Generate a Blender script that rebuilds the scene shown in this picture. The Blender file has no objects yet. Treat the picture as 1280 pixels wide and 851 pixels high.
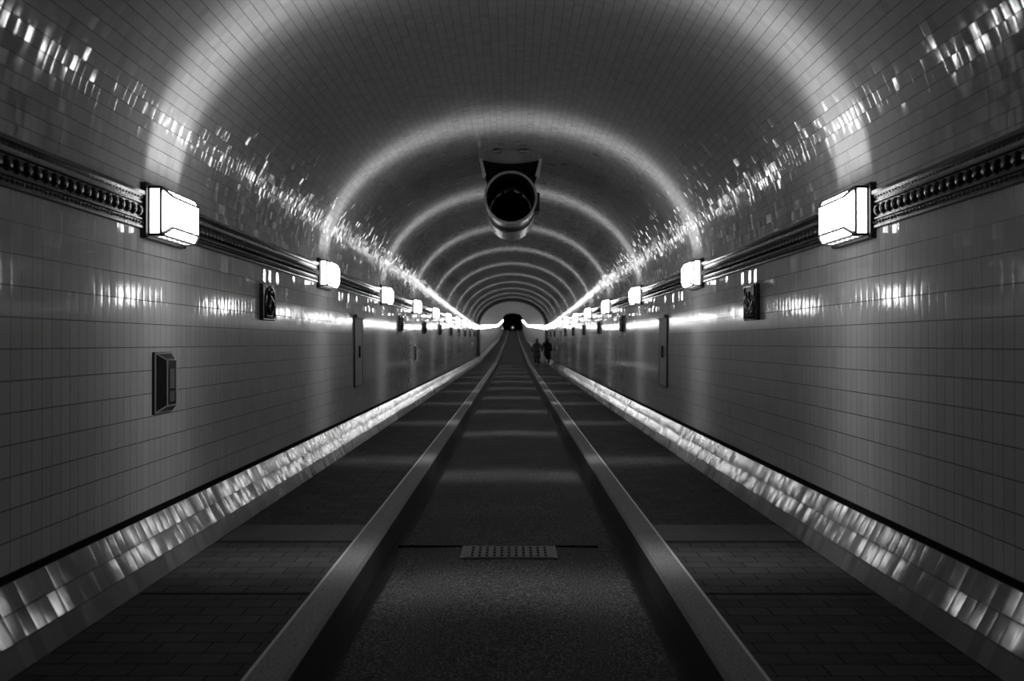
import bpy, bmesh, math, random
from mathutils import Vector, Matrix
random.seed(7)
R = math.radians
scene = bpy.context.scene
COL = scene.collection

# ---------------------------------------------------------------- dimensions (metres)
EYE = 1.47            # eye height above the walkway
W = 2.35              # half width between the tiled walls
WF = 2.170            # half width at the foot of the sloping skirting
Z_BASE = 0.38         # top of the sloping skirting
Z_BAND0, Z_BAND1 = EYE + .73, EYE + .97    # dark moulding band
VAULT_RISE = 1.80
KIN, KOUT = .955, 1.135                    # kerb
Z_ROAD = -.20
Y0, Y1, Y2, Y3 = -7.0, 48.0, 111.0, 173.0  # near section, old section, far ramp
PITCH = 4.13          # lamp spacing
LAMP0 = 4.87          # centre of the first lamp seen

def zo(y):
    """height of the sagging tunnel floor at y"""
    if y <= 0: return 0.0
    if y <= Y1: return 9.1e-5 * y * y
    z1 = 9.1e-5 * Y1 * Y1
    if y <= Y2: return z1 + (1.86 - z1) * (y - Y1) / (Y2 - Y1)
    return 1.86 + (4.73 - 1.86) * (y - Y2) / (Y3 - Y2)

YS = [Y0, -4, -2, 0] + [2.0 * i for i in range(1, 24)] + [Y1] + [Y1 + 7 * i for i in range(1, 9)] + [Y2] + [Y2 + 6.2 * i for i in range(1, 10)] + [Y3]

# ---------------------------------------------------------------- materials
def new_mat(name):
    m = bpy.data.materials.new(name); m.use_nodes = True
    nt = m.node_tree
    return m, nt, nt.nodes['Principled BSDF']

class NB:
    def __init__(s, nt): s.nt = nt
    def n(s, t, **kw):
        x = s.nt.nodes.new(t)
        for k, v in kw.items(): setattr(x, k, v)
        return x
    def link(s, a, b): s.nt.links.new(a, b)
    def put(s, sock, v):
        if hasattr(v, 'is_output'): s.link(v, sock)
        else: sock.default_value = v
    def m(s, op, a, b=0.0, c=0.0):
        x = s.n('ShaderNodeMath', operation=op)
        s.put(x.inputs[0], a); s.put(x.inputs[1], b); s.put(x.inputs[2], c)
        return x.outputs[0]
    def v(s, op, a, b=None, scale=None):
        x = s.n('ShaderNodeVectorMath', operation=op)
        s.put(x.inputs[0], a)
        if b is not None: s.put(x.inputs[1], b)
        if scale is not None: s.put(x.inputs['Scale'], scale)
        return x.outputs[0]
    def comb(s, x, y, z):
        c = s.n('ShaderNodeCombineXYZ')
        for i, q in enumerate((x, y, z)): s.put(c.inputs[i], q)
        return c.outputs[0]
    def mix(s, f, a, b):
        x = s.n('ShaderNodeMix', data_type='RGBA')
        s.put(x.inputs['Factor'], f); s.put(x.inputs['A'], a); s.put(x.inputs['B'], b)
        return x.outputs['Result']

def g(v): return (v, v, v, 1.0)

def simple(name, col, rough=.5, metal=0.0, spec=.5, coat=0.0, noise=0.0, nscale=30.0, bump=0.0):
    m, nt, p = new_mat(name)
    p.inputs['Base Color'].default_value = g(col)
    p.inputs['Roughness'].default_value = rough
    p.inputs['Metallic'].default_value = metal
    p.inputs['Specular IOR Level'].default_value = spec
    p.inputs['Coat Weight'].default_value = coat
    b = NB(nt)
    tc = b.n('ShaderNodeTexCoord')
    nz = b.n('ShaderNodeTexNoise'); nz.inputs['Scale'].default_value = nscale; nz.inputs['Detail'].default_value = 4
    b.link(tc.outputs['Object'], nz.inputs['Vector'])
    if noise:
        r = b.m('MULTIPLY_ADD', nz.outputs['Fac'], 2 * noise, 1 - noise)
        b.link(b.v('SCALE', (col, col, col), scale=r), p.inputs['Base Color'])
    if bump:
        bp = b.n('ShaderNodeBump'); bp.inputs['Strength'].default_value = bump; bp.inputs['Distance'].default_value = .01
        b.link(nz.outputs['Fac'], bp.inputs['Height']); b.link(bp.outputs[0], p.inputs['Normal'])
    return m

def tile_mat(name, tw, th, base, var, rough, tilt_u, tilt_v, pillow, gw_u, gw_v, grout, joint_mix=.6, low_row=None, spec=.5, v_off=0.0):
    """glazed tiles on a UV map in metres: u along the tunnel, v across. Each tile sits at its own slight tilt."""
    m, nt, p = new_mat(name); b = NB(nt)
    uv = b.n('ShaderNodeUVMap', uv_map='UVMap')
    sp = b.n('ShaderNodeSeparateXYZ'); b.link(uv.outputs[0], sp.inputs[0])
    u = b.m('DIVIDE', sp.outputs[0], tw); v = b.m('DIVIDE', b.m('ADD', sp.outputs[1], v_off), th)
    iu, iv = b.m('FLOOR', u), b.m('FLOOR', v)
    fu, fv = b.m('FRACT', u), b.m('FRACT', v)
    wn = b.n('ShaderNodeTexWhiteNoise', noise_dimensions='2D'); b.link(b.comb(iu, iv, 0), wn.inputs['Vector'])
    rs = b.n('ShaderNodeSeparateColor'); b.link(wn.outputs['Color'], rs.inputs[0])
    def cubic(x):   # mostly level, a few tiles stand out
        d = b.m('MULTIPLY_ADD', x, 2.0, -1.0)
        return b.m('MULTIPLY', b.m('MULTIPLY', d, d), d)
    au = b.m('MULTIPLY', cubic(rs.outputs[0]), tilt_u)
    av = b.m('MULTIPLY', cubic(rs.outputs[1]), tilt_v)
    if low_row is not None:     # rows below this height were laid dead level
        k = b.m('MULTIPLY_ADD', b.m('GREATER_THAN', sp.outputs[1], low_row), .93, .07)
        au = b.m('MULTIPLY', au, k); av = b.m('MULTIPLY', av, k)
    def edge(f, power, amp):
        d = b.m('MULTIPLY_ADD', f, 2.0, -1.0)
        return b.m('MULTIPLY', b.m('MULTIPLY', b.m('POWER', b.m('ABSOLUTE', d), power), b.m('SIGN', d)), amp)
    au = b.m('ADD', au, edge(fu, 3.0, pillow)); av = b.m('ADD', av, edge(fv, 14.0, pillow * .6))
    # soft waviness of the glaze
    nz = b.n('ShaderNodeTexNoise', noise_dimensions='2D'); nz.inputs['Scale'].default_value = 9.0; nz.inputs['Detail'].default_value = 1.0
    b.link(uv.outputs[0], nz.inputs['Vector'])
    au = b.m('ADD', au, b.m('MULTIPLY_ADD', nz.outputs['Fac'], .03, -.015))
    geo = b.n('ShaderNodeNewGeometry')
    Y = (0.0, 1.0, 0.0)
    V = b.v('CROSS_PRODUCT', geo.outputs['Normal'], Y)
    nn = b.v('ADD', geo.outputs['Normal'], b.v('ADD', b.v('SCALE', Y, scale=au), b.v('SCALE', V, scale=av)))
    b.link(b.v('NORMALIZE', nn), p.inputs['Normal'])
    ju = b.m('LESS_THAN', b.m('MINIMUM', fu, b.m('SUBTRACT', 1.0, fu)), gw_u / tw / 2)
    jv = b.m('LESS_THAN', b.m('MINIMUM', fv, b.m('SUBTRACT', 1.0, fv)), gw_v / th / 2)
    j = b.m('MAXIMUM', b.m('MULTIPLY', ju, joint_mix), jv)
    val = b.m('MULTIPLY', b.m('MULTIPLY_ADD', rs.outputs[2], 2 * var, 1 - var), base)
    col = b.mix(j, b.comb(val, val, val), g(grout))
    b.link(col, p.inputs['Base Color'])
    b.link(b.m('MULTIPLY_ADD', j, .5, rough), p.inputs['Roughness'])
    p.inputs['Specular IOR Level'].default_value = spec
    return m

M = {}
M['wall_tile'] = tile_mat('glazed_wall_tile', .0765, (Z_BAND0 - Z_BASE) / 12, .28, .05, .09, .13, .022, .024, .005, .006, .010, .75, low_row=1.0 + .59, spec=.6)
M['vault_tile'] = tile_mat('glazed_vault_tile', .058, .0775, .20, .07, .10, .11, .024, .05, .002, .0042, .008, .45, spec=.6)
M['skirting_tile'] = tile_mat('glazed_skirting_tile', .0765, .1315, .085, .18, .13, .05, .02, .022, .004, .006, .006, .7, spec=.33, v_off=-.0444)
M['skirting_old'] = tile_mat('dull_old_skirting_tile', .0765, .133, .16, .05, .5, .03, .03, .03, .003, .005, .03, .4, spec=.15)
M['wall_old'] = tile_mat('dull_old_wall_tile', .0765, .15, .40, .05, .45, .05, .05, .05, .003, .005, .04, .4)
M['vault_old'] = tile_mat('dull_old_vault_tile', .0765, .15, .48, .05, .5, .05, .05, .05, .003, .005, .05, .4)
M['joint_black'] = simple('black_joint', .006, 1.0, spec=.05)
M['glaze_black'] = simple('black_glazed_ceramic', .010, .27, spec=.5, noise=.3, nscale=60, bump=.15)
M['black_metal'] = simple('black_metal', .012, .4, spec=.4)
M['steel_face'] = simple('dark_kerb_steel', .018, .55, spec=.25)
M['concrete'] = simple('kerb_concrete', .13, .85, spec=.12, noise=.75, nscale=70, bump=.5)
M['kerb_edge'] = simple('worn_kerb_edge', .28, .4, noise=.2)
M['grey_metal'] = simple('brushed_grey_metal', .20, .5, metal=1.0, noise=.15)
M['fan_metal'] = simple('dark_painted_fan_metal', .20, .26, spec=.5, noise=.1)
M['fan_inside'] = simple('recess_black_metal', .006, .6, spec=.15)  # near-black colour puts in the darkness inside the fan and its groove
M['hatch_metal'] = simple('grey_painted_hatch', .14, .5, spec=.3, noise=.08, nscale=6)
M['glass_dark'] = simple('dark_glass', .012, .25, spec=.3)
M['call_red'] = simple('dull_grey_device', .035, .5)
M['end_black'] = simple('unlit_black_wall', .004, .9, spec=.1)

def asphalt():
    m, nt, p = new_mat('grainy_asphalt'); b = NB(nt)
    tc = b.n('ShaderNodeTexCoord')
    n1 = b.n('ShaderNodeTexNoise'); n1.inputs['Scale'].default_value = 75; n1.inputs['Detail'].default_value = 2; n1.inputs['Roughness'].default_value = .7
    n2 = b.n('ShaderNodeTexNoise'); n2.inputs['Scale'].default_value = 1.3; n2.inputs['Detail'].default_value = 4
    for n in (n1, n2): b.link(tc.outputs['Object'], n.inputs['Vector'])
    k = b.m('POWER', b.m('MULTIPLY', n1.outputs['Fac'], 2.0), 4.0)
    val = b.m('MULTIPLY', b.m('MULTIPLY_ADD', k, .028, .008), b.m('MULTIPLY_ADD', n2.outputs['Fac'], .9, .55))
    b.link(b.comb(val, val, val), p.inputs['Base Color'])
    p.inputs['Roughness'].default_value = .9; p.inputs['Specular IOR Level'].default_value = .08
    bp = b.n('ShaderNodeBump'); bp.inputs['Strength'].default_value = .5; bp.inputs['Distance'].default_value = .004
    b.link(n1.outputs['Fac'], bp.inputs['Height']); b.link(bp.outputs[0], p.inputs['Normal'])
    return m
M['asphalt'] = asphalt()

def paver():
    m, nt, p = new_mat('dark_walkway_pavers'); b = NB(nt)
    tc = b.n('ShaderNodeTexCoord')
    br = b.n('ShaderNodeTexBrick')
    br.inputs['Scale'].default_value = 1.0; br.inputs['Brick Width'].default_value = .24; br.inputs['Row Height'].default_value = .118
    br.inputs['Mortar Size'].default_value = .004; br.inputs['Color1'].default_value = g(.034); br.inputs['Color2'].default_value = g(.044); br.inputs['Mortar'].default_value = g(.003)
    b.link(tc.outputs['Object'], br.inputs['Vector'])
    nz = b.n('ShaderNodeTexNoise'); nz.inputs['Scale'].default_value = 4; nz.inputs['Detail'].default_value = 5
    b.link(tc.outputs['Object'], nz.inputs['Vector'])
    b.link(b.v('SCALE', br.outputs['Color'], scale=b.m('MULTIPLY_ADD', nz.outputs['Fac'], .8, .6)), p.inputs['Base Color'])
    p.inputs['Roughness'].default_value = .85; p.inputs['Specular IOR Level'].default_value = .08
    return m
M['paver'] = paver()

def emis(name, s, col=1.0):
    m, nt, p = new_mat(name)
    nt.nodes.remove(p)
    e = nt.nodes.new('ShaderNodeEmission'); e.inputs[0].default_value = g(col); e.inputs[1].default_value = s
    nt.links.new(e.outputs[0], nt.nodes['Material Output'].inputs[0])
    return m
M['lamp_glass'] = emis('glowing_frosted_glass', 34.0)
M['lamp_end'] = emis('softly_glowing_end_glass', 8.0)
M['lamp_collar'] = emis('glowing_ribbed_glass', 4.0)
M['tube_glow'] = emis('glowing_tube', 7.0)
M['signal_glow'] = emis('small_signal_glow', 1.3)

# ---------------------------------------------------------------- mesh helpers
def obj(name, bm, mats, parent=None, smooth=False):
    me = bpy.data.meshes.new(name)
    bm.normal_update(); bm.to_mesh(me); bm.free()
    for m in (mats if isinstance(mats, (list, tuple)) else [mats]): me.materials.append(m)
    if smooth:
        for p in me.polygons: p.use_smooth = True
    o = bpy.data.objects.new(name, me); COL.objects.link(o)
    if parent is not None: o.parent = parent
    return o

def struct(o):
    o['kind'] = 'structure'; return o

def tag(o, label, cat, group=None):
    o['label'] = label; o['category'] = cat
    if group: o['group'] = group
    return o

def thing(name, label, cat, loc=(0, 0, 0), group=None):
    o = bpy.data.objects.new(name, None); COL.objects.link(o)
    o.empty_display_size = .1; o.location = loc
    return tag(o, label, cat, group)

def copy_tree(o, parent=None):
    c = o.copy(); COL.objects.link(c)
    if parent is not None: c.parent = parent
    for ch in list(o.children): copy_tree(ch, c)
    return c

def box(bm, x0, x1, y0, y1, z0, z1, mi=0, bevel=0.0):
    vs = [bm.verts.new((x, y, z)) for x in (x0, x1) for y in (y0, y1) for z in (z0, z1)]
    fs = []
    for q in ((0, 1, 3, 2), (4, 6, 7, 5), (0, 4, 5, 1), (2, 3, 7, 6), (0, 2, 6, 4), (1, 5, 7, 3)):
        f = bm.faces.new([vs[i] for i in q]); f.material_index = mi; fs.append(f)
    if bevel:
        es = list({e for f in fs for e in f.edges})
        bmesh.ops.bevel(bm, geom=es, offset=bevel, segments=2, profile=.6, affect='EDGES')
    return vs

def bar(bm, a, b, r, n=6, caps=True):
    a, b = Vector(a), Vector(b); d = (b - a).normalized()
    s = d.orthogonal().normalized(); t = d.cross(s)
    ra = [[bm.verts.new(p + r * (math.cos(2 * math.pi * i / n) * s + math.sin(2 * math.pi * i / n) * t)) for i in range(n)] for p in (a, b)]
    for i in range(n): bm.faces.new((ra[0][i], ra[0][(i + 1) % n], ra[1][(i + 1) % n], ra[1][i]))
    if caps: bm.faces.new(ra[0][::-1]); bm.faces.new(ra[1])

def lathe_y(bm, prof, n=48, cx=0, cz=0, closed=False):
    """revolve (y, r) pairs about an axis along Y"""
    rings = [[bm.verts.new((cx + r * math.cos(2 * math.pi * i / n), y, cz + r * math.sin(2 * math.pi * i / n))) for i in range(n)] for y, r in prof]
    k = len(rings)
    for a in range(k if closed else k - 1):
        A, B = rings[a], rings[(a + 1) % k]
        for i in range(n): bm.faces.new((A[i], A[(i + 1) % n], B[(i + 1) % n], B[i]))
    return rings

def sweep(name, prof, mats, ys=YS, uv=False, smooth=False, mi_of=None, closed=False, flip=False):
    """carry a cross-section (x, z) along the tunnel, following its slope"""
    bm = bmesh.new(); L = bm.loops.layers.uv.new('UVMap')
    arc = [0.0]
    for (xa, za), (xb, zb) in zip(prof, prof[1:]): arc.append(arc[-1] + math.hypot(xb - xa, zb - za))
    rows = [[bm.verts.new((x, y, z + zo(y))) for x, z in prof] for y in ys]
    n = len(prof)
    for a in range(len(ys) - 1):
        for i in range(n if closed else n - 1):
            j = (i + 1) % n
            q = [(a, i), (a, j), (a + 1, j), (a + 1, i)]
            if flip: q = q[::-1]
            f = bm.faces.new([rows[r][c] for r, c in q])
            for l, (r, c) in zip(f.loops, q): l[L].uv = (ys[r] + 20.0, arc[c] if c < len(arc) else 0)
            if mi_of: f.material_index = mi_of((ys[a] + ys[a + 1]) / 2, i)
    if closed:
        bm.faces.new(rows[0]); bm.faces.new(rows[-1][::-1])
    return obj(name, bm, mats, smooth=smooth)

# ---------------------------------------------------------------- the setting
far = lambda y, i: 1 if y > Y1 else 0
# tiled walls
for s, nm in ((-1, 'left'), (1, 'right')):
    # uv v = height above the skirting so the courses start at its top
    prof = [(s * W, Z_BASE + (Z_BAND0 - Z_BASE) * k / 12) for k in range(13)]
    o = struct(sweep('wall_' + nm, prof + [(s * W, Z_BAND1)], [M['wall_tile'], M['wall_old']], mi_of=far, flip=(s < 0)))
    # sloping tiled skirting with a black joint above it
    dx, dz = W - .012 - WF, Z_BASE - .035
    sk = [(s * W, Z_BASE), (s * (W - .008), Z_BASE - .004), (s * (W - .008), Z_BASE - .030), (s * (W - .016), Z_BASE - .035)]
    for x_, z_ in ((W - .071, .230), (W - .132, .115), (WF, 0)): sk.append((s * x_, z_))
    struct(sweep('baseboard_' + nm, sk, [M['skirting_tile'], M['joint_black'], M['skirting_old']], mi_of=lambda y, i: 1 if i < 3 else (2 if y > Y1 else 0), flip=(s < 0)))
    # walkway and kerb
    struct(sweep('walkway_' + nm, [(s * (WF + .03), 0), (s * KOUT, 0)], [M['paver']], flip=(s > 0)))
    kp = [(s * (KOUT + .012), -.01), (s * (KOUT + .012), .012), (s * (KOUT - .004), .014), (s * (KOUT - .008), .016), (s * (KIN + .02), .014), (s * KIN, -.006), (s * KIN, Z_ROAD), (s * (KIN - .10), Z_ROAD + .012)]
    def kmi(y, i): return (2, 2, 2, 0, 0, 1, 1)[i]
    struct(sweep('kerb_' + nm, kp, [M['concrete'], M['steel_face'], M['kerb_edge']], mi_of=kmi, flip=(s > 0)))
struct(sweep('floor', [(-KIN, Z_ROAD), (-.5, Z_ROAD + .012), (0, Z_ROAD + .02), (.5, Z_ROAD + .012), (KIN, Z_ROAD)], [M['asphalt']]))
# vault: half ellipse
NV = 64
vp = [(-W * math.cos(math.pi * i / NV), Z_BAND1 + VAULT_RISE * math.sin(math.pi * i / NV)) for i in range(NV + 1)]
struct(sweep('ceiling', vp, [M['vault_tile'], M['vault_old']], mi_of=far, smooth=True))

# moulded black band above the tiles
for s, nm in ((-1, 'left'), (1, 'right')):
    P = [(p * .5, h) for p, h in [(.000, .000), (.052, .002), (.052, .016), (.034, .022), (.030, .050), (.050, .056), (.050, .064), (.028, .070), (.020, .155),
         (.046, .160), (.046, .170), (.030, .174), (.034, .192), (.058, .210), (.070, .216), (.070, .238), (.000, .240)]]
    prof = [(s * (W - p), Z_BAND0 + h) for p, h in P]
    ys = [y for y in YS if y <= Y1]
    o = sweep('trim_' + nm, prof, [M['glaze_black']], ys=ys, flip=(s < 0))
    o.name = 'trim_1' if s < 0 else 'trim_2'
    struct(o)
    bm = bmesh.new(); bm.from_mesh(o.data)
    y = .35
    def dome(yc, zc, ry, rz, h, x0, nr=8, m=3):
        top = bm.verts.new((s * (W - x0 - h), yc, zc + zo(yc))); prev = None
        for k in range(m, 0, -1):
            a = k / m * math.pi / 2
            ring = [bm.verts.new((s * (W - x0 - h * math.cos(a)), yc + ry * math.sin(a) * math.cos(2 * math.pi * i / nr), zc + zo(yc) + rz * math.sin(a) * math.sin(2 * math.pi * i / nr))) for i in range(nr)]
            if prev:
                for i in range(nr):
                    q = (prev[i], prev[(i + 1) % nr], ring[(i + 1) % nr], ring[i]); bm.faces.new(q if s > 0 else q[::-1]).smooth = True
            prev = ring
        for i in range(nr):
            q = (prev[i], prev[(i + 1) % nr], top); bm.faces.new(q if s > 0 else q[::-1]).smooth = True
    k = 0
    while y < Y1 - .1:
        near = y < 22
        dome(y, Z_BAND0 + .112, .026, .040, .030, .008, 8 if near else 6, 3 if near else 2)
        dome(y + .035, Z_BAND0 + .112, .006, .036, .016, .008, 4, 2)
        if near:
            for q in (0, .035):
                dome(y + q, Z_BAND0 + .036, .014, .011 + .003 * (k % 2), .014, .014, 5, 2)
                dome(y + q + .017, Z_BAND0 + .208 - .012, .012, .007, .008, .020, 4, 2)
        y += .070; k += 1
    bm.normal_update(); bm.to_mesh(o.data); bm.free()

# dark rib where the old section begins, and a black wall in place of the dark opening
def arch_rib(name, ya, yb, t, mat):
    bm = bmesh.new()
    out = [(-W - .02, Z_BASE)] + [(x * 1.004, z) for x, z in vp] + [(W + .02, Z_BASE)]
    inn = [(-W + t, Z_BASE)] + [(-(W - t) * math.cos(math.pi * i / NV), Z_BAND1 + (VAULT_RISE - t) * math.sin(math.pi * i / NV)) for i in range(NV + 1)] + [(W - t, Z_BASE)]
    ring = {}
    for k, (pts, y) in enumerate(((out, ya), (inn, ya), (inn, yb), (out, yb))):
        ring[k] = [bm.verts.new((x, y, z + zo(y))) for x, z in pts]
    for k in range(4):
        A, B = ring[k], ring[(k + 1) % 4]
        for i in range(len(out) - 1): bm.faces.new((A[i], A[i + 1], B[i + 1], B[i]))
    return struct(obj(name, bm, mat))
arch_rib('trim_3', Y1 - .1, Y1 + 1.3, .17, M['black_metal'])  # rib made thick and black to paint in the unlit vault zone

bm = bmesh.new()
for y in (Y3 - .02, Y3 + .3):
    pts = [(-W - .1, Z_ROAD - .1)] + vp + [(W + .1, Z_ROAD - .1)]
    bm.faces.new([bm.verts.new((x, y, z + zo(Y3))) for x, z in pts])
bm.verts.ensure_lookup_table(); k = len(bm.verts) // 2
for i in range(k): bm.faces.new((bm.verts[i], bm.verts[(i + 1) % k], bm.verts[k + (i + 1) % k], bm.verts[k + i]))
bmesh.ops.recalc_face_normals(bm, faces=bm.faces)
struct(obj('wall_back', bm, M['end_black']))

# ---------------------------------------------------------------- wall lamps
def beam_light(kind, s):
    """the slotted top (or bottom) of a lamp throws a fan of light across the tunnel, narrow along it"""
    key = 'lamp_beam_%s_%s' % (kind, 'left' if s < 0 else 'right')
    ld = bpy.data.lights.get(key)
    if ld is None:
        ld = bpy.data.lights.new(key, 'AREA'); ld.shape = 'RECTANGLE'
        ld.size = .06; ld.size_y = .47
        ld.energy = {'upper': 122.0, 'lower': 75.0}[kind]
        ld.use_nodes = True
        b = NB(ld.node_tree); em = ld.node_tree.nodes['Emission']
        geo = b.n('ShaderNodeNewGeometry'); sp = b.n('ShaderNodeSeparateXYZ'); b.link(geo.outputs['Incoming'], sp.inputs[0])
        q = b.m('DIVIDE', sp.outputs[1], .15 if kind == 'upper' else .11)
        fan_ = b.m('POWER', 2.718, b.m('MULTIPLY', b.m('MULTIPLY', q, q), -1.0))
        # strength shaped to throw light across the tunnel, little up its own wall
        across = b.m('POWER', b.m('MULTIPLY_ADD', sp.outputs[0], -.5 * s, .5), 1.3 if kind == 'upper' else 2.0)
        b.link(b.m('MULTIPLY', fan_, across), em.inputs['Strength'])
    o = bpy.data.objects.new('lamp_beam', ld); COL.objects.link(o)
    d = Vector((-s * .42, 0, .91)) if kind == 'upper' else Vector((-s * .6, 0, -.8))
    d.normalize(); zl = -d; yl = Vector((0, 1, 0)); xl = yl.cross(zl)
    mt = Matrix((xl, yl, zl)).transposed().to_4x4()
    mt.translation = Vector((-s * .125, 0, .355 if kind == 'upper' else -.005))
    o.matrix_local = mt
    return o

LH, LL = .36, .56      # back plate height, length
def make_lamp(s, beams=True):
    root = thing('wall_lamp', '', 'lamp')
    q = lambda p: -s * p      # out of the wall
    bm = bmesh.new()
    box(bm, min(q(0), q(.04)), max(q(0), q(.04)), -LL / 2, LL / 2, 0, LH, bevel=.006)
    for y in (-1, 1):
        for z in (.012, LH - .012): bar(bm, (q(.038), y * (LL / 2 - .014), z), (q(.048), y * (LL / 2 - .014), z), .006)
    obj('back_plate', bm, M['black_metal'], root)
    # frosted glass: straight collar, then chamfered on all four sides to a smaller front
    hl, z0, z1 = .245, .028, LH - .028
    d0, d1, d2 = .040, .118, .166; c = .052
    secs = [(d0, hl, z0, z1), (d1, hl, z0, z1), (d2, hl - c, z0 + c, z1 - c)]
    bm = bmesh.new(); rg = []
    for d, l, a, b_ in secs: rg.append([bm.verts.new((q(d), y, z)) for y, z in ((-l, a), (l, a), (l, b_), (-l, b_))])
    for A, B in zip(rg, rg[1:]):
        for i in range(4): bm.faces.new((A[i], A[(i + 1) % 4], B[(i + 1) % 4], B[i]))
    bm.faces.new(rg[-1]); bm.faces.new(rg[0][::-1])
    bmesh.ops.recalc_face_normals(bm, faces=bm.faces)
    for f in bm.faces:
        c_ = f.calc_center_median()
        if abs(c_.y) > hl - .001: f.material_index = 1
        elif abs(c_.x) < d1 - .001: f.material_index = 2
    obj('glass_cover', bm, [M['lamp_glass'], M['lamp_end'], M['lamp_collar']], root)
    bm = bmesh.new()
    P = [[Vector((q(d), y, z)) for y, z in ((-l, a), (l, a), (l, b_), (-l, b_))] for d, l, a, b_ in secs]
    for i in range(4):
        bar(bm, P[0][i], P[1][i], .012, 4); bar(bm, P[1][i], P[2][i], .012, 4)
        bar(bm, P[1][i], P[1][(i + 1) % 4], .010, 4)
        bar(bm, P[0][i], P[0][(i + 1) % 4], .010, 4)
        if i in (0, 2): bar(bm, P[2][i], P[2][(i + 1) % 4], .010, 4)
    for k in range(1, 7):   # fine cross ribs of the underside and the top
        y = -hl + 2 * hl * k / 7
        for z in (z0, z1): box(bm, min(q(d0), q(d1)), max(q(d0), q(d1)), y - .004, y + .004, z - .004, z + .004)
    obj('glazing_bars', bm, M['black_metal'], root)
    if beams: beam_light('upper', s).parent = root; beam_light('lower', s).parent = root
    return root

ORD = ['nearest', 'second', 'third', 'fourth', 'fifth', 'sixth', 'seventh', 'eighth', 'ninth', 'tenth', 'eleventh', 'twelfth']
near_words = {(-1, 1): 'large glowing white glass box lamp on left wall above the nearest framed call box',
              (1, 1): 'large glowing white glass box lamp on right wall, nearest to the camera',
              (-1, 2): 'glowing glass box lamp on left wall between relief plaque and tall grey hatch',
              (1, 2): 'glowing glass box lamp on right wall between relief plaque and tall grey hatch',
              (-1, 3): 'small glowing box lamp on left wall just beyond the tall grey hatch',
              (1, 3): 'small glowing box lamp on right wall just beyond the tall grey hatch'}
for s in (-1, 1):
    proto = None
    for n in range(1, 12):
        y = LAMP0 + PITCH * (n - 1)
        o = make_lamp(s) if proto is None else copy_tree(proto)
        proto = proto or o
        o.location = (s * W, y, EYE + .67 + zo(y))
        side = 'left' if s < 0 else 'right'
        if n == 11: lab = 'tiny glowing lamp on the %s wall, farthest before the dark arch rib' % side
        else: lab = near_words.get((s, n)) or 'distant glowing box lamp on the %s wall, %s from the camera' % (side, ORD[n - 1])
        tag(o, lab, 'lamp', 'glowing box lamps along the %s wall' % side)

# beyond the dark rib the lamps run together into one bright line
for s in (-1, 1):
    side = 'left' if s < 0 else 'right'; proto = None
    for n in range(12, 41):
        y = LAMP0 + PITCH * (n - 1)
        o = make_lamp(s, False) if proto is None else copy_tree(proto)
        proto = proto or o
        o.location = (s * W, y, EYE + .67 + zo(y))
        tag(o, 'one of the far lamps merging into the bright line on the %s wall' % side, 'lamp', 'far lamps merging into a bright line on the %s' % side)

# ---------------------------------------------------------------- relief plaques
def arc_tube(bm, pts, r, n=6):
    pts = [Vector(p) for p in pts]; rings = []
    for i, p in enumerate(pts):
        d = (pts[min(i + 1, len(pts) - 1)] - pts[max(i - 1, 0)]).normalized()
        s_ = d.cross(Vector((1, 0, 0)))
        s_ = s_.normalized() if s_.length > 1e-4 else Vector((0, 1, 0)); t = d.cross(s_)
        rr = r[i] if isinstance(r, (list, tuple)) else r
        rings.append([bm.verts.new(p + rr * (math.cos(2 * math.pi * k / n) * s_ + math.sin(2 * math.pi * k / n) * t)) for k in range(n)])
    for A, B in zip(rings, rings[1:]):
        for k in range(n): bm.faces.new((A[k], A[(k + 1) % n], B[(k + 1) % n], B[k])).smooth = True
    bm.faces.new(rings[0][::-1]); bm.faces.new(rings[-1])

PW, PH = .35, .345
def make_plaque(s, arched):
    root = thing('relief_plaque', '', 'plaque')
    q = lambda p: -s * p
    rnd = random.Random(5 if arched else 9)
    bm = bmesh.new(); box(bm, min(q(0), q(.04)), max(q(0), q(.04)), -PW / 2, PW / 2, 0, PH, bevel=.005)
    obj('backing_slab', bm, M['glaze_black'], root)
    bm = bmesh.new(); hw = PW / 2 - .045; f = .042
    if arched:
        pts = [(q(f), -hw, .03)] + [(q(f), -hw * math.cos(math.pi * i / 14), .185 + hw * math.sin(math.pi * i / 14)) for i in range(15)] + [(q(f), hw, .03), (q(f), -hw, .03)]
    else:
        pts = [(q(f), -hw - .02, .02), (q(f), -hw - .02, PH - .02), (q(f), hw + .02, PH - .02), (q(f), hw + .02, .02), (q(f), -hw - .02, .02)]
    arc_tube(bm, pts, .013)
    obj('border_moulding', bm, M['glaze_black'], root)
    bm = bmesh.new()
    if arched:   # two curling forms, heads at the top
        for sg in (-1, 1):
            pts, rr = [], []
            for i in range(14):
                t = i / 13
                pts.append((q(.046), sg * (.018 + .055 * math.sin(t * 4.4)), .055 + .20 * t)); rr.append(.010 + .020 * math.sin(math.pi * min(1, t * 1.05)))
            arc_tube(bm, pts, rr, 8)
        for sg in (-1, 1):
            bmesh.ops.create_uvsphere(bm, u_segments=10, v_segments=6, radius=.026, matrix=Matrix.Translation((q(.05), sg * .035, .265)))
    else:        # upright ragged stems over a base line
        for k in range(7):
            y0 = -.11 + .037 * k; pts, rr = [], []
            hgt = rnd.uniform(.15, .24)
            for i in range(9):
                t = i / 8
                pts.append((q(.044), y0 + .012 * math.sin(5 * t + k), .05 + hgt * t)); rr.append(.006 + .011 * abs(math.sin(7 * t + k)))
            arc_tube(bm, pts, rr, 6)
        for k in range(9):
            bmesh.ops.create_uvsphere(bm, u_segments=8, v_segments=5, radius=.014, matrix=Matrix.Translation((q(.044), -.12 + .03 * k, .045)))
    obj('relief_figure', bm, M['glaze_black'], root, smooth=True)
    return root

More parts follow.
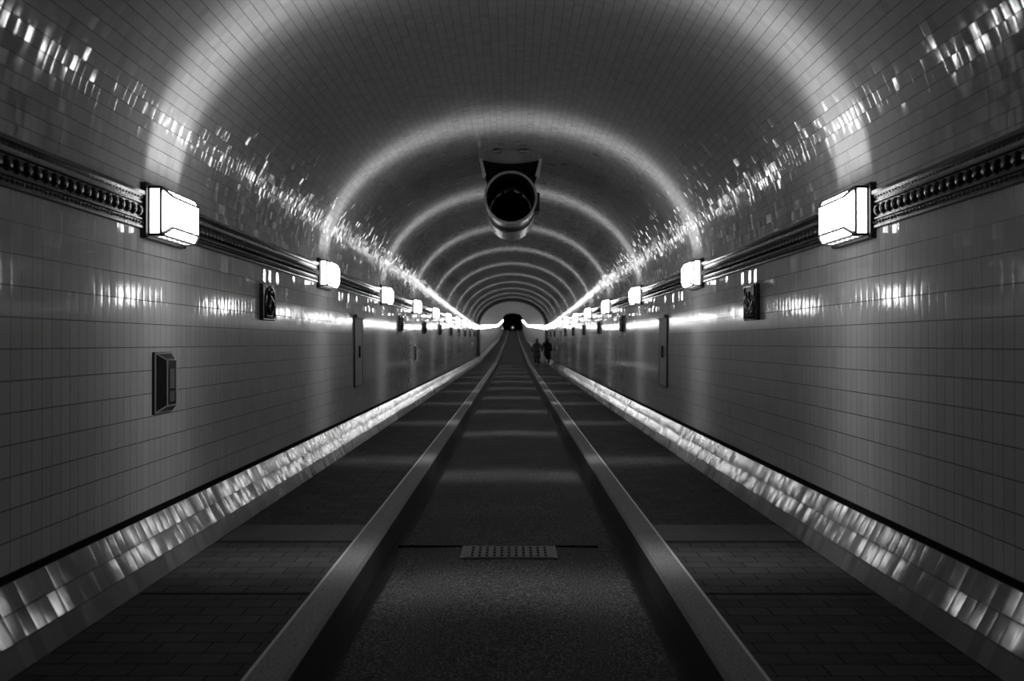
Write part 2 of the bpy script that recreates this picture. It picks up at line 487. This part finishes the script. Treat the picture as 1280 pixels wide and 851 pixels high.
PL = lambda k: 6.93 + PITCH * k
for s in (-1, 1):
    proto = None; side = 'left' if s < 0 else 'right'; cnt = 0
    for k in range(0, 10):
        if k == 1 or (s > 0 and k == 7): continue
        y = PL(k)
        o = make_plaque(s, s < 0) if proto is None else copy_tree(proto)
        proto = proto or o
        o.location = (s * W, y, EYE + .215 + zo(y))
        if k == 0: lab = 'black glazed plaque with arched relief on left tiled wall, nearest' if s < 0 else 'black glazed rectangular relief plaque on right tiled wall, nearest'
        else: lab = 'small dark relief plaque on the %s wall, %s from the camera' % (side, ORD[cnt])
        cnt += 1
        tag(o, lab, 'plaque', 'relief plaques along the %s wall' % side)

# ---------------------------------------------------------------- hatches
def make_hatch(s, label, y, w=.58, z0=.79, h=1.08):
    root = thing('wall_hatch', label, 'hatch', (s * W, y, z0 + zo(y)))
    q = lambda p: -s * p
    X = lambda a, b_: (min(q(a), q(b_)), max(q(a), q(b_)))
    bm = bmesh.new()
    for y0, y1, a, b_ in ((-w / 2, -w / 2 + .035, 0, h), (w / 2 - .035, w / 2, 0, h), (-w / 2, w / 2, 0, .035), (-w / 2, w / 2, h - .05, h)):
        box(bm, *X(0, .022), y0, y1, a, b_, bevel=.003)
    obj('frame', bm, M['black_metal'], root)
    bm = bmesh.new(); box(bm, *X(0, .018), -w / 2 + .036, w / 2 - .036, .036, h - .051, bevel=.003)
    d = obj('door_leaf', bm, M['hatch_metal'], root)
    bm = bmesh.new(); box(bm, *X(.018, .05), -.035, .015, h * .5 - .09, h * .5 + .09, bevel=.008)
    obj('handle', bm, M['black_metal'], d)
    bm = bmesh.new(); box(bm, *X(0, .055), -w / 2 - .01, w / 2 + .01, h - .03, h + .02, bevel=.005)
    obj('top_ledge', bm, M['black_metal'], root)
make_hatch(-1, 'tall grey metal hatch in the left wall between the second and third lamps', PL(1))
make_hatch(1, 'tall grey metal hatch in the right wall between the second and third lamps', PL(1))
make_hatch(1, 'tall dark distant hatch in right wall beside the two walkers', PL(7) - .6, w=1.3, z0=.42, h=1.5)

# ---------------------------------------------------------------- framed call boxes
def make_call_box(label):
    root = thing('call_box', label, 'call box')
    w, h = .25, .415; f0, f1, d = .05, .045, .055
    q = lambda p: p
    bm = bmesh.new(); box(bm, 0, .018, -w / 2, w / 2, 0, h, bevel=.003)
    obj('back_plate', bm, M['black_metal'], root)
    A = [Vector((.018, y, z)) for y, z in ((-w / 2 + .01, .01), (w / 2 - .01, .01), (w / 2 - .01, h - .01), (-w / 2 + .01, h - .01))]
    B = [Vector((d + .018, y, z)) for y, z in ((-w / 2 + .01 + f0, .01 + f1), (w / 2 - .01 - f0, .01 + f1), (w / 2 - .01 - f0, h - .01 - f1), (-w / 2 + .01 + f0, h - .01 - f1))]
    bm = bmesh.new()
    va = [bm.verts.new(p) for p in A]; vb = [bm.verts.new(p) for p in B]
    for i in range(4): bm.faces.new((va[i], va[(i + 1) % 4], vb[(i + 1) % 4], vb[i]))
    bm.faces.new(vb); bm.faces.new(va[::-1])
    bmesh.ops.recalc_face_normals(bm, faces=bm.faces)
    gl = obj('glass_hood', bm, M['glass_dark'], root)
    bm = bmesh.new()
    for i in range(4):
        bar(bm, A[i], A[(i + 1) % 4], .0055, 6); bar(bm, B[i], B[(i + 1) % 4], .0055, 6); bar(bm, A[i], B[i], .005, 6)
    obj('metal_edging', bm, M['grey_metal'], root)
    bm = bmesh.new()
    box(bm, d + .018, d + .022, -.035, .035, .17, .30, bevel=.001)
    box(bm, d + .018, d + .022, -.035, .035, .08, .15, bevel=.001)
    obj('instruction_plate', bm, M['call_red'], root)
    return root
c0 = make_call_box('')
for i, (n, lab) in enumerate(((1, 'dark glazed call box with bright metal edging under nearest left lamp'), (4, 'small dark call box low on left wall under the fourth lamp'),
                              (7, 'tiny dark call box on left wall under the seventh lamp'), (10, 'barely visible call box on left wall under the tenth lamp'))):
    o = c0 if i == 0 else copy_tree(c0)
    y = LAMP0 + PITCH * (n - 1) + (.0 if n == 1 else .1)
    o.location = (-W, y, EYE - .475 + zo(y)); tag(o, lab, 'call box', 'call boxes along the left wall')

# ---------------------------------------------------------------- jet fan under the vault
FY, FZ, FR = 10.2, EYE + 2.07, .374
fan = thing('jet_fan', 'big dark round jet fan hung under the crown of the vault', 'fan', (0, FY, FZ))
bm = bmesh.new()
lathe_y(bm, [(0, FR), (.36, FR), (.37, FR - .012), (.37, FR - .03), (0, FR - .03)], 64, closed=True)
obj('inlet_cowl', bm, M['fan_metal'], fan, smooth=False)
bm = bmesh.new()
lathe_y(bm, [(-.006, FR - .028), (-.012, FR - .012), (-.006, FR + .004), (.03, FR + .006), (.03, FR - .030)], 64, closed=True)
obj('inlet_ring', bm, M['fan_metal'], fan, smooth=True)
bm = bmesh.new()
lathe_y(bm, [(.012, FR - .034), (.012, FR - .031), (1.70, FR - .0515), (1.70, FR - .055)], 64, closed=True)
obj('inner_liner', bm, M['fan_inside'], fan, smooth=False)  # black lining added to darken the inside of the tube
bm = bmesh.new()
lathe_y(bm, [(1.12, .0001), (1.12, FR - .056), (1.16, FR - .056), (1.16, .0001)], 48)
obj('blackout_disc', bm, M['fan_inside'], fan)  # disc added to shut the tube so its inside stays black
bm = bmesh.new()
lathe_y(bm, [(.37, FR - .018), (.88, FR - .018), (.88, FR - .05), (.37, FR - .05)], 64, closed=True)
obj('motor_section', bm, M['fan_inside'], fan)
bm = bmesh.new()
lathe_y(bm, [(.88, FR), (1.70, FR), (1.72, FR - .02), (1.70, FR - .05), (.88, FR - .05)], 64, closed=True)
obj('outlet_cowl', bm, M['fan_metal'], fan)
bm = bmesh.new()
lathe_y(bm, [(.82, .0001), (.84, .05), (.90, .10), (1.5, .11), (1.6, .0001)], 32)
hub = obj('hub', bm, M['fan_inside'], fan, smooth=True)
for k in range(12):
    a = 2 * math.pi * k / 12; bm = bmesh.new()
    vs = []
    for t, r in ((-.5, .085), (-.5, FR - .07)):
        for u in (-1, 1):
            for w_ in (-1, 1):
                tw = .75 if r < .2 else .35
                p = Vector((r, u * (.03 if r < .2 else .10) * math.sin(tw + .6) + w_ * .003, u * (.03 if r < .2 else .10) * math.cos(tw + .6)))
                vs.append(bm.verts.new(Matrix.Rotation(a, 3, 'Y') @ p + Vector((0, 1.0, 0))))
    for q in ((0, 1, 3, 2), (4, 6, 7, 5), (0, 4, 5, 1), (2, 3, 7, 6), (0, 2, 6, 4), (1, 5, 7, 3)): bm.faces.new([vs[i] for i in q])
    obj('fan_blade', bm, M['fan_inside'], hub)
bm = bmesh.new(); box(bm, FR - .02, FR + .045, .15, .50, -.17, .10, bevel=.008)
obj('junction_box', bm, M['black_metal'], fan)
ceil_at = lambda x: Z_BAND1 + VAULT_RISE * math.sqrt(max(0, 1 - (x / W) ** 2))
bm = bmesh.new()     # curved pan fixed to the vault
px = [-.46 + .92 * i / 12 for i in range(13)]
lo = [[bm.verts.new((x, y, ceil_at(x) + zo(FY) - FZ - (.05 + .10 * (1 - (x / .46) ** 2)))) for x in px] for y in (.28, 1.5)]
hi = [[bm.verts.new((x, y, ceil_at(x) + zo(FY) - FZ + .0)) for x in px] for y in (.10, 1.7)]
for i in range(12):
    bm.faces.new((lo[0][i], lo[0][i + 1], lo[1][i + 1], lo[1][i])); bm.faces.new((hi[0][i], hi[0][i + 1], lo[0][i + 1], lo[0][i]))
    bm.faces.new((lo[1][i], lo[1][i + 1], hi[1][i + 1], hi[1][i])); bm.faces.new((hi[0][i + 1], hi[0][i], hi[1][i], hi[1][i + 1]))
for i in (0, 12): bm.faces.new((hi[0][i], lo[0][i], lo[1][i], hi[1][i]))
bmesh.ops.recalc_face_normals(bm, faces=bm.faces)
obj('ceiling_pan', bm, M['hatch_metal'], fan, smooth=False)
for y in (.36, 1.35):
    bm = bmesh.new(); vs = []
    for yy in (y - .01, y + .01):
        vs.append([bm.verts.new((x, yy, z)) for x, z in ((-.42, ceil_at(.42) - FZ - .04), (-.30, .16), (-.12, FR - .02), (.12, FR - .02), (.30, .16), (.42, ceil_at(.42) - FZ - .04), (.2, ceil_at(.2) - FZ - .12), (-.2, ceil_at(.2) - FZ - .12))])
    bm.faces.new(vs[0]); bm.faces.new(vs[1][::-1])
    for i in range(8): bm.faces.new((vs[0][i], vs[0][(i + 1) % 8], vs[1][(i + 1) % 8], vs[1][i]))
    bmesh.ops.recalc_face_normals(bm, faces=bm.faces)
    obj('hanger_plate', bm, M['end_black'], fan)
for x in (-.2, .2):
    bm = bmesh.new(); lathe_y(bm, [(0, .0001), (.002, .05), (.02, .065), (.06, .07), (.07, .0001)], 20)
    for v in bm.verts: v.co.z *= .45
    o = obj('fixing_lug', bm, M['grey_metal'], fan, smooth=True); o.location = (x, .02, ceil_at(x) + zo(FY) - FZ - .035)

# ---------------------------------------------------------------- drain covers
def ribbed(s):
    y0, y1 = 5.33, 5.80
    xa, xb = KOUT + .02, WF - .02
    root = thing('drain_cover', 'ribbed dark metal drain cover across the %s walkway' % ('left' if s < 0 else 'right'), 'drain cover', (s * (xa + xb) / 2, (y0 + y1) / 2, zo(y0)), 'ribbed drain covers')
    hw, hl = (xb - xa) / 2, (y1 - y0) / 2
    bm = bmesh.new(); box(bm, -hw, hw, -hl, hl, .001, .006); obj('plate', bm, M['rib_metal'], root)
    bm = bmesh.new(); n = 46
    for k in range(n):
        x = -hw + .02 + (2 * hw - .04) * k / (n - 1)
        vs = []
        for y, dx in ((-hl + .015, 0), (hl - .015, 0)):
            vs += [bm.verts.new((x + dx - .005, y, .006)), bm.verts.new((x + dx, y, .011)), bm.verts.new((x + dx + .005, y, .006))]
        bm.faces.new((vs[0], vs[1], vs[4], vs[3])); bm.faces.new((vs[1], vs[2], vs[5], vs[4])); bm.faces.new((vs[0], vs[2], vs[1])); bm.faces.new((vs[3], vs[4], vs[5]))
    obj('ribbed_surface', bm, M['rib_metal'], root)
M['rib_metal'] = simple('dark_ribbed_iron', .035, .6, spec=.2, noise=.2)
M['grate_metal'] = simple('worn_grate_iron', .04, .5, spec=.4, noise=.25, nscale=20)
ribbed(-1); ribbed(1)
gw, gl = .69, .30; gy = 5.68
root = thing('drain_grate', 'dark slotted iron drain grate set in the road between the kerbs', 'drain grate', (.0, gy, Z_ROAD + .022 + zo(gy)))
bm = bmesh.new()
for a in ((-gw / 2 - .03, -gw / 2, -gl / 2, gl / 2), (gw / 2, gw / 2 + .03, -gl / 2, gl / 2), (-gw / 2 - .03, gw / 2 + .03, gl / 2, gl / 2 + .02), (-gw / 2 - .03, gw / 2 + .03, -gl / 2 - .02, -gl / 2)):
    box(bm, *a, -.004, .003)
obj('frame', bm, M['black_metal'], root)
bm = bmesh.new(); n = 11
xs = [-gw / 2 + .06 + (gw - .12) * k / (n - 1) for k in range(n)]
# plate pieces between rows of slots
rows = 4; sl = .045; gap = (gl - rows * sl) / (rows + 1)
for r in range(rows + 1):
    y0 = -gl / 2 + r * (gap + sl); box(bm, -gw / 2, gw / 2, y0, y0 + gap, -.004, .006)
for r in range(rows):
    y0 = -gl / 2 + gap + r * (gap + sl)
    edges = [-gw / 2] + [e for x in xs for e in (x - .011, x + .011)] + [gw / 2]
    for a, b_ in zip(edges[::2], edges[1::2]): box(bm, a, b_, y0, y0 + sl, -.004, .006)
obj('slotted_plate', bm, M['grate_metal'], root)
bm = bmesh.new(); box(bm, -gw / 2, gw / 2, -gl / 2, gl / 2, -.006, -.002); obj('black_backing', bm, M['joint_black'], root)  # black sheet just under the slots paints in their dark depth
bm = bmesh.new(); box(bm, -.90, .72, gl / 2 + .02, gl / 2 + .035, -.012, .002); obj('expansion_joint', bm, M['joint_black'], root)
for s in (-1, 1):
    bm = bmesh.new(); box(bm, min(s * (KOUT + .02), s * (WF - .02)), max(s * (KOUT + .02), s * (WF - .02)), 4.21, 4.235, -.003, .002)
    o = obj('trim_%d' % (4 if s < 0 else 5), bm, M['joint_black']); struct(o)

# ---------------------------------------------------------------- signal at the far end
cy = Y3 - .25; root = thing('signal_lamp', 'tiny round signal lamp with bright ring at the black far end', 'signal lamp', (.0, cy, EYE - .95 + zo(Y3)))
bm = bmesh.new(); lathe_y(bm, [(0, .40), (-.05, .37), (-.05, .33), (0, .30), (.06, .30), (.06, .40)], 32, closed=True); obj('ring', bm, M['ring_glow'] if 'ring_glow' in M else emis('dim_ring_glow', .10), root)
bm = bmesh.new(); lathe_y(bm, [(-.08, .0001), (-.06, .10), (0, .13), (.06, .0001)], 20); obj('lens', bm, M['signal_glow'], root, smooth=True)
bm = bmesh.new(); bar(bm, (0, .03, -.40), (0, .03, -.55 - .0), .05, 10); box(bm, -.42, .42, .0, .2, -.75, -.5, bevel=.02); obj('housing', bm, M['black_metal'], root)
y = 150; o = thing('wall_beacon', 'faint small round light on the left wall near the far end', 'light', (-W, y, EYE - .55 + zo(y)))
bm = bmesh.new(); box(bm, 0, .15, -.2, .2, -.22, .22, bevel=.03); obj('housing', bm, M['black_metal'], o)
bm = bmesh.new(); bmesh.ops.create_uvsphere(bm, u_segments=16, v_segments=10, radius=.20, matrix=Matrix.Translation((.2, 0, 0))); obj('lens', bm, emis('dim_beacon_glow', .6), o, smooth=True)

# ---------------------------------------------------------------- two walkers
M['skin'] = simple('skin', .30, .5)
M['hair_dark'] = simple('dark_hair', .012, .5)
M['coat_black'] = simple('black_coat', .010, .8, spec=.2, noise=.3)
M['coat_grey'] = simple('dark_grey_coat', .045, .8, spec=.2, noise=.3)
M['trousers'] = simple('dark_trousers', .014, .8, spec=.2)
M['shoes'] = simple('dark_shoes', .01, .5)
M['bag'] = simple('pale_bag_cloth', .42, .7, noise=.2, nscale=8)

def skin_mesh(name, verts, edges, radii, mat, parent, sub=1, root=0):
    me = bpy.data.meshes.new(name + '_cage'); me.from_pydata(verts, edges, [])
    o = bpy.data.objects.new(name, me); COL.objects.link(o)
    md = o.modifiers.new('skin', 'SKIN'); md.use_smooth_shade = True
    for i, r in enumerate(radii):
        sv = me.skin_vertices[0].data[i]; sv.radius = r if isinstance(r, tuple) else (r, r); sv.use_root = (i == root)
    sd = o.modifiers.new('sub', 'SUBSURF'); sd.levels = sub; sd.render_levels = sub
    dg = bpy.context.evaluated_depsgraph_get(); dg.update()
    nm = bpy.data.meshes.new_from_object(o.evaluated_get(dg))
    o.modifiers.clear(); o.data = nm; nm.materials.clear(); nm.materials.append(mat)
    for p in nm.polygons: p.use_smooth = True
    o.parent = parent
    return o

class Rig:
    def __init__(s): s.v, s.e, s.r = [], [], []
    def add(s, p, r, parent=None):
        s.v.append(tuple(p)); s.r.append(r)
        if parent is not None: s.e.append((parent, len(s.v) - 1))
        return len(s.v) - 1
    def chain(s, start, pts):
        k = start
        for p, r in pts: k = s.add(p, r, k)
        return k

def person(label, loc, H, coat, coat_len, stride, arms, rz=0.0, hair_long=False):
    """walking away (facing +Y); arms = (left, right) lists of shoulder-elbow-wrist offsets"""
    root = thing('person', label, 'person', loc); root.rotation_euler.z = rz
    k = H / 1.70
    b = Rig()
    pel = b.add((0, 0, .92 * k), (.13 * k, .10 * k))
    wst = b.add((0, 0, 1.08 * k), (.12 * k, .09 * k), pel)
    chs = b.add((0, .01, 1.27 * k), (.145 * k, .10 * k), wst)
    nkb = b.add((0, .0, 1.41 * k), (.07 * k, .065 * k), chs)
    nck = b.add((0, .01, 1.47 * k), (.05 * k, .05 * k), nkb)
    jaw = b.add((0, .03, 1.535 * k), (.058 * k, .068 * k), nck)
    mid = b.add((0, .022, 1.60 * k), (.072 * k, .09 * k), jaw)
    top = b.add((0, .012, 1.665 * k), (.05 * k, .06 * k), mid)
    b.add((0, .125 * k, 1.585 * k), .012 * k, mid)          # nose
    for sx in (-1, 1): b.add((sx * .085 * k, .01, 1.59 * k), (.010 * k, .018 * k), mid)   # ears
    legs = []
    for sx, fw in ((-1, stride), (1, -stride)):
        hip = (sx * .085 * k, 0, .88 * k); kn = (sx * .09 * k, fw * .42 + .05, .48 * k); an = (sx * .09 * k, fw * .8 - (.06 if fw < 0 else 0), (.09 if fw >= 0 else .12) * k)
        i = b.chain(pel, [(hip, .085 * k), (kn, .055 * k), ((kn[0], (kn[1] + an[1]) / 2 - .01, .32 * k), .052 * k), (an, .036 * k)])
        toe = (sx * .10 * k, an[1] + .15, (.03 if fw >= 0 else .03) * k)
        b.chain(i, [((an[0], an[1] + .06, .05 * k), .034 * k), (toe, .026 * k)])
        legs.append((hip, kn, an, toe))
    wr = []
    for sx, (el, wv) in zip((-1, 1), arms):
        sh = (sx * .175 * k, 0, 1.375 * k)
        i = b.chain(chs, [(sh, .058 * k)])
        i = b.chain(i, [(el, .042 * k), (wv, .028 * k)])
        d = (Vector(wv) - Vector(el)).normalized()
        pm = Vector(wv) + d * .05
        i = b.chain(i, [(pm, (.036 * k, .018 * k))])
        for f in range(4):
            y = (f - 1.5) * .018
            ln = (.065, .075, .07, .055)[f]
            b1 = pm + d * .045 + Vector((0, y, 0)); b2 = b1 + d * ln * .5 + Vector((-sx * .008, 0, 0)); b3 = b2 + d * ln * .4 + Vector((-sx * .02, 0, 0))
            b.chain(i, [(b1, .009), (b2, .0085), (b3, .007)])
        t1 = pm + Vector((-sx * .01, .035, -.005)); b.chain(i, [(t1, .010), (t1 + d * .035 + Vector((0, .012, 0)), .008)])
        wr.append((sh, el, wv, pm + d * .06))
    body = skin_mesh('body', b.v, b.e, b.r, M['skin'], root)
    # eyes and mouth
    for nm, pts, rad, mt in (('eye', [(-.03, .107, 1.605), (.03, .107, 1.605)], .010, M['hair_dark']),):
        for p in pts:
            bm = bmesh.new(); bmesh.ops.create_uvsphere(bm, u_segments=8, v_segments=6, radius=rad * k, matrix=Matrix.Translation(Vector(p) * k)); obj(nm, bm, mt, root, smooth=True)
    # hair: cap over the crown and back
    bm = bmesh.new(); bmesh.ops.create_uvsphere(bm, u_segments=20, v_segments=14, radius=1.0)
    for v in bm.verts:
        x, y, z = v.co
        front = y > .35 and z < .35
        v.co = Vector((x * .090, y * .108 - .005, z * .098 + (-.02 if not front else 0)))
        if front: v.co.y = min(v.co.y, .055)
        if z < -.2 and y < .4: v.co.z -= (.16 if hair_long else .0)
        v.co += Vector((0, .012, 1.615)); v.co *= k
    obj('hair', bm, M['hair_dark'], root, smooth=True)
    # trousers, shoes
    t = Rig(); p0 = t.add((0, 0, .93 * k), (.145 * k, .12 * k))
    for hip, kn, an, toe in legs: t.chain(p0, [(hip, .10 * k), (kn, .072 * k), ((an[0], an[1], an[2] + .03), .062 * k)])
    skin_mesh('trousers', t.v, t.e, t.r, M['trousers'], root)
    for hip, kn, an, toe in legs:
        sr = Rig(); q0 = sr.add((an[0], an[1] - .03, .045 * k), .045 * k); sr.chain(q0, [((an[0], an[1] + .07, .042 * k), .045 * k), ((toe[0], toe[1] + .02, .034 * k), .033 * k)])
        skin_mesh('shoe', sr.v, sr.e, sr.r, M['shoes'], root)
    # coat: body with a flared skirt, sleeves
    bm = bmesh.new(); prof = ((coat_len, .235, .175), (coat_len + .15, .222, .165), (.88, .195, .145), (1.04, .172, .125), (1.22, .188, .128), (1.34, .186, .118), (1.405, .145, .10), (1.44, .085, .082), (1.50, .072, .078))
    rings = []
    for z, rx, ry in prof:
        rings.append([bm.verts.new((rx * k * math.copysign(abs(math.cos(a)) ** .85, math.cos(a)) + .006 * math.sin(5 * a) * (z < .9), ry * k * math.sin(a) + .008, z * k)) for a in [2 * math.pi * i / 24 for i in range(24)]])
    for A, B in zip(rings, rings[1:]):
        for i in range(24): bm.faces.new((A[i], A[(i + 1) % 24], B[(i + 1) % 24], B[i]))
    bm.faces.new(rings[0][::-1])
    obj('coat', bm, coat, root, smooth=True)
    for sh, el, wv, hd in wr:
        c = Rig(); a = c.add((sh[0] * .86, sh[1], sh[2] - .02), .085 * k); c.chain(a, [((sh[0] * 1.02, sh[1], sh[2] - .07), .078 * k), (el, .062 * k), (wv, .050 * k)])
        skin_mesh('sleeve', c.v, c.e, c.r, coat, root, sub=2)
    return root, wr

y = 41.2
person('walker in a black coat near the right wall, seen from behind', (2.00, y + .3, zo(y) + .0), 1.70, M['coat_black'], .40, .16,
       (((-.25, -.03, 1.10), (-.27, .06, .86)), ((.25, .02, 1.10), (.26, .08, .86))))
pr, wr = person('shorter walker in a dark grey coat holding a pale bag', (1.42, y, zo(y)), 1.62, M['coat_grey'], .48, -.14,
       (((-.25, .02, 1.05), (-.29, .08, .82)), ((.25, -.08, 1.06), (.28, -.20, .83))), rz=0, hair_long=True)
# pale bag hanging from the walker's right hand
hx, hy, hz = wr[1][3]
bag = thing('carrier_bag', 'pale carrier bag hanging from the hand of the grey coated walker', 'bag', (1.45 + hx, y + hy - .07, zo(y) + hz - .56))
bm = bmesh.new(); bmesh.ops.create_uvsphere(bm, u_segments=20, v_segments=14, radius=1.0)
for v in bm.verts:
    x, yy, z = v.co
    w_ = .19 * (1 - .35 * max(0, z)) ; v.co = Vector((x * w_ * (1 + .05 * math.sin(9 * z)), yy * .10, .22 + z * .215))
obj('bag_body', bm, M['bag'], bag, smooth=True)
bm = bmesh.new(); arc_tube(bm, [(.10 * math.cos(math.pi * i / 10), .0, .40 + .155 * math.sin(math.pi * i / 10)) for i in range(11)], .008)
obj('handle', bm, M['bag'], bag)

# ---------------------------------------------------------------- world, camera, colour management
w = bpy.data.worlds.new('world'); scene.world = w; w.use_nodes = True
w.node_tree.nodes['Background'].inputs[0].default_value = g(.003); w.node_tree.nodes['Background'].inputs[1].default_value = 1.0

cd = bpy.data.cameras.new('camera'); cam = bpy.data.objects.new('camera', cd); COL.objects.link(cam)
cd.sensor_width = 36.0; cd.lens = 900.0 / 1280 * 36.0
cam.location = (.03, 0, EYE)
cam.rotation_euler = (R(90) + 3.5 / 900, 0, 1.0 / 900)
cd.clip_end = 500; cd.clip_start = .05
cd.dof.use_dof = True; cd.dof.focus_distance = 6.3; cd.dof.aperture_fstop = 1.6
scene.camera = cam
vs = scene.view_settings
vs.view_transform = 'Standard'; vs.look = 'None'; vs.exposure = 0.0; vs.gamma = 1.0; vs.use_curve_mapping = False
scene.cycles.use_denoising = True
scene.cycles.max_bounces = 8; scene.cycles.diffuse_bounces = 4; scene.cycles.glossy_bounces = 4
scene.cycles.sample_clamp_indirect = 6.0
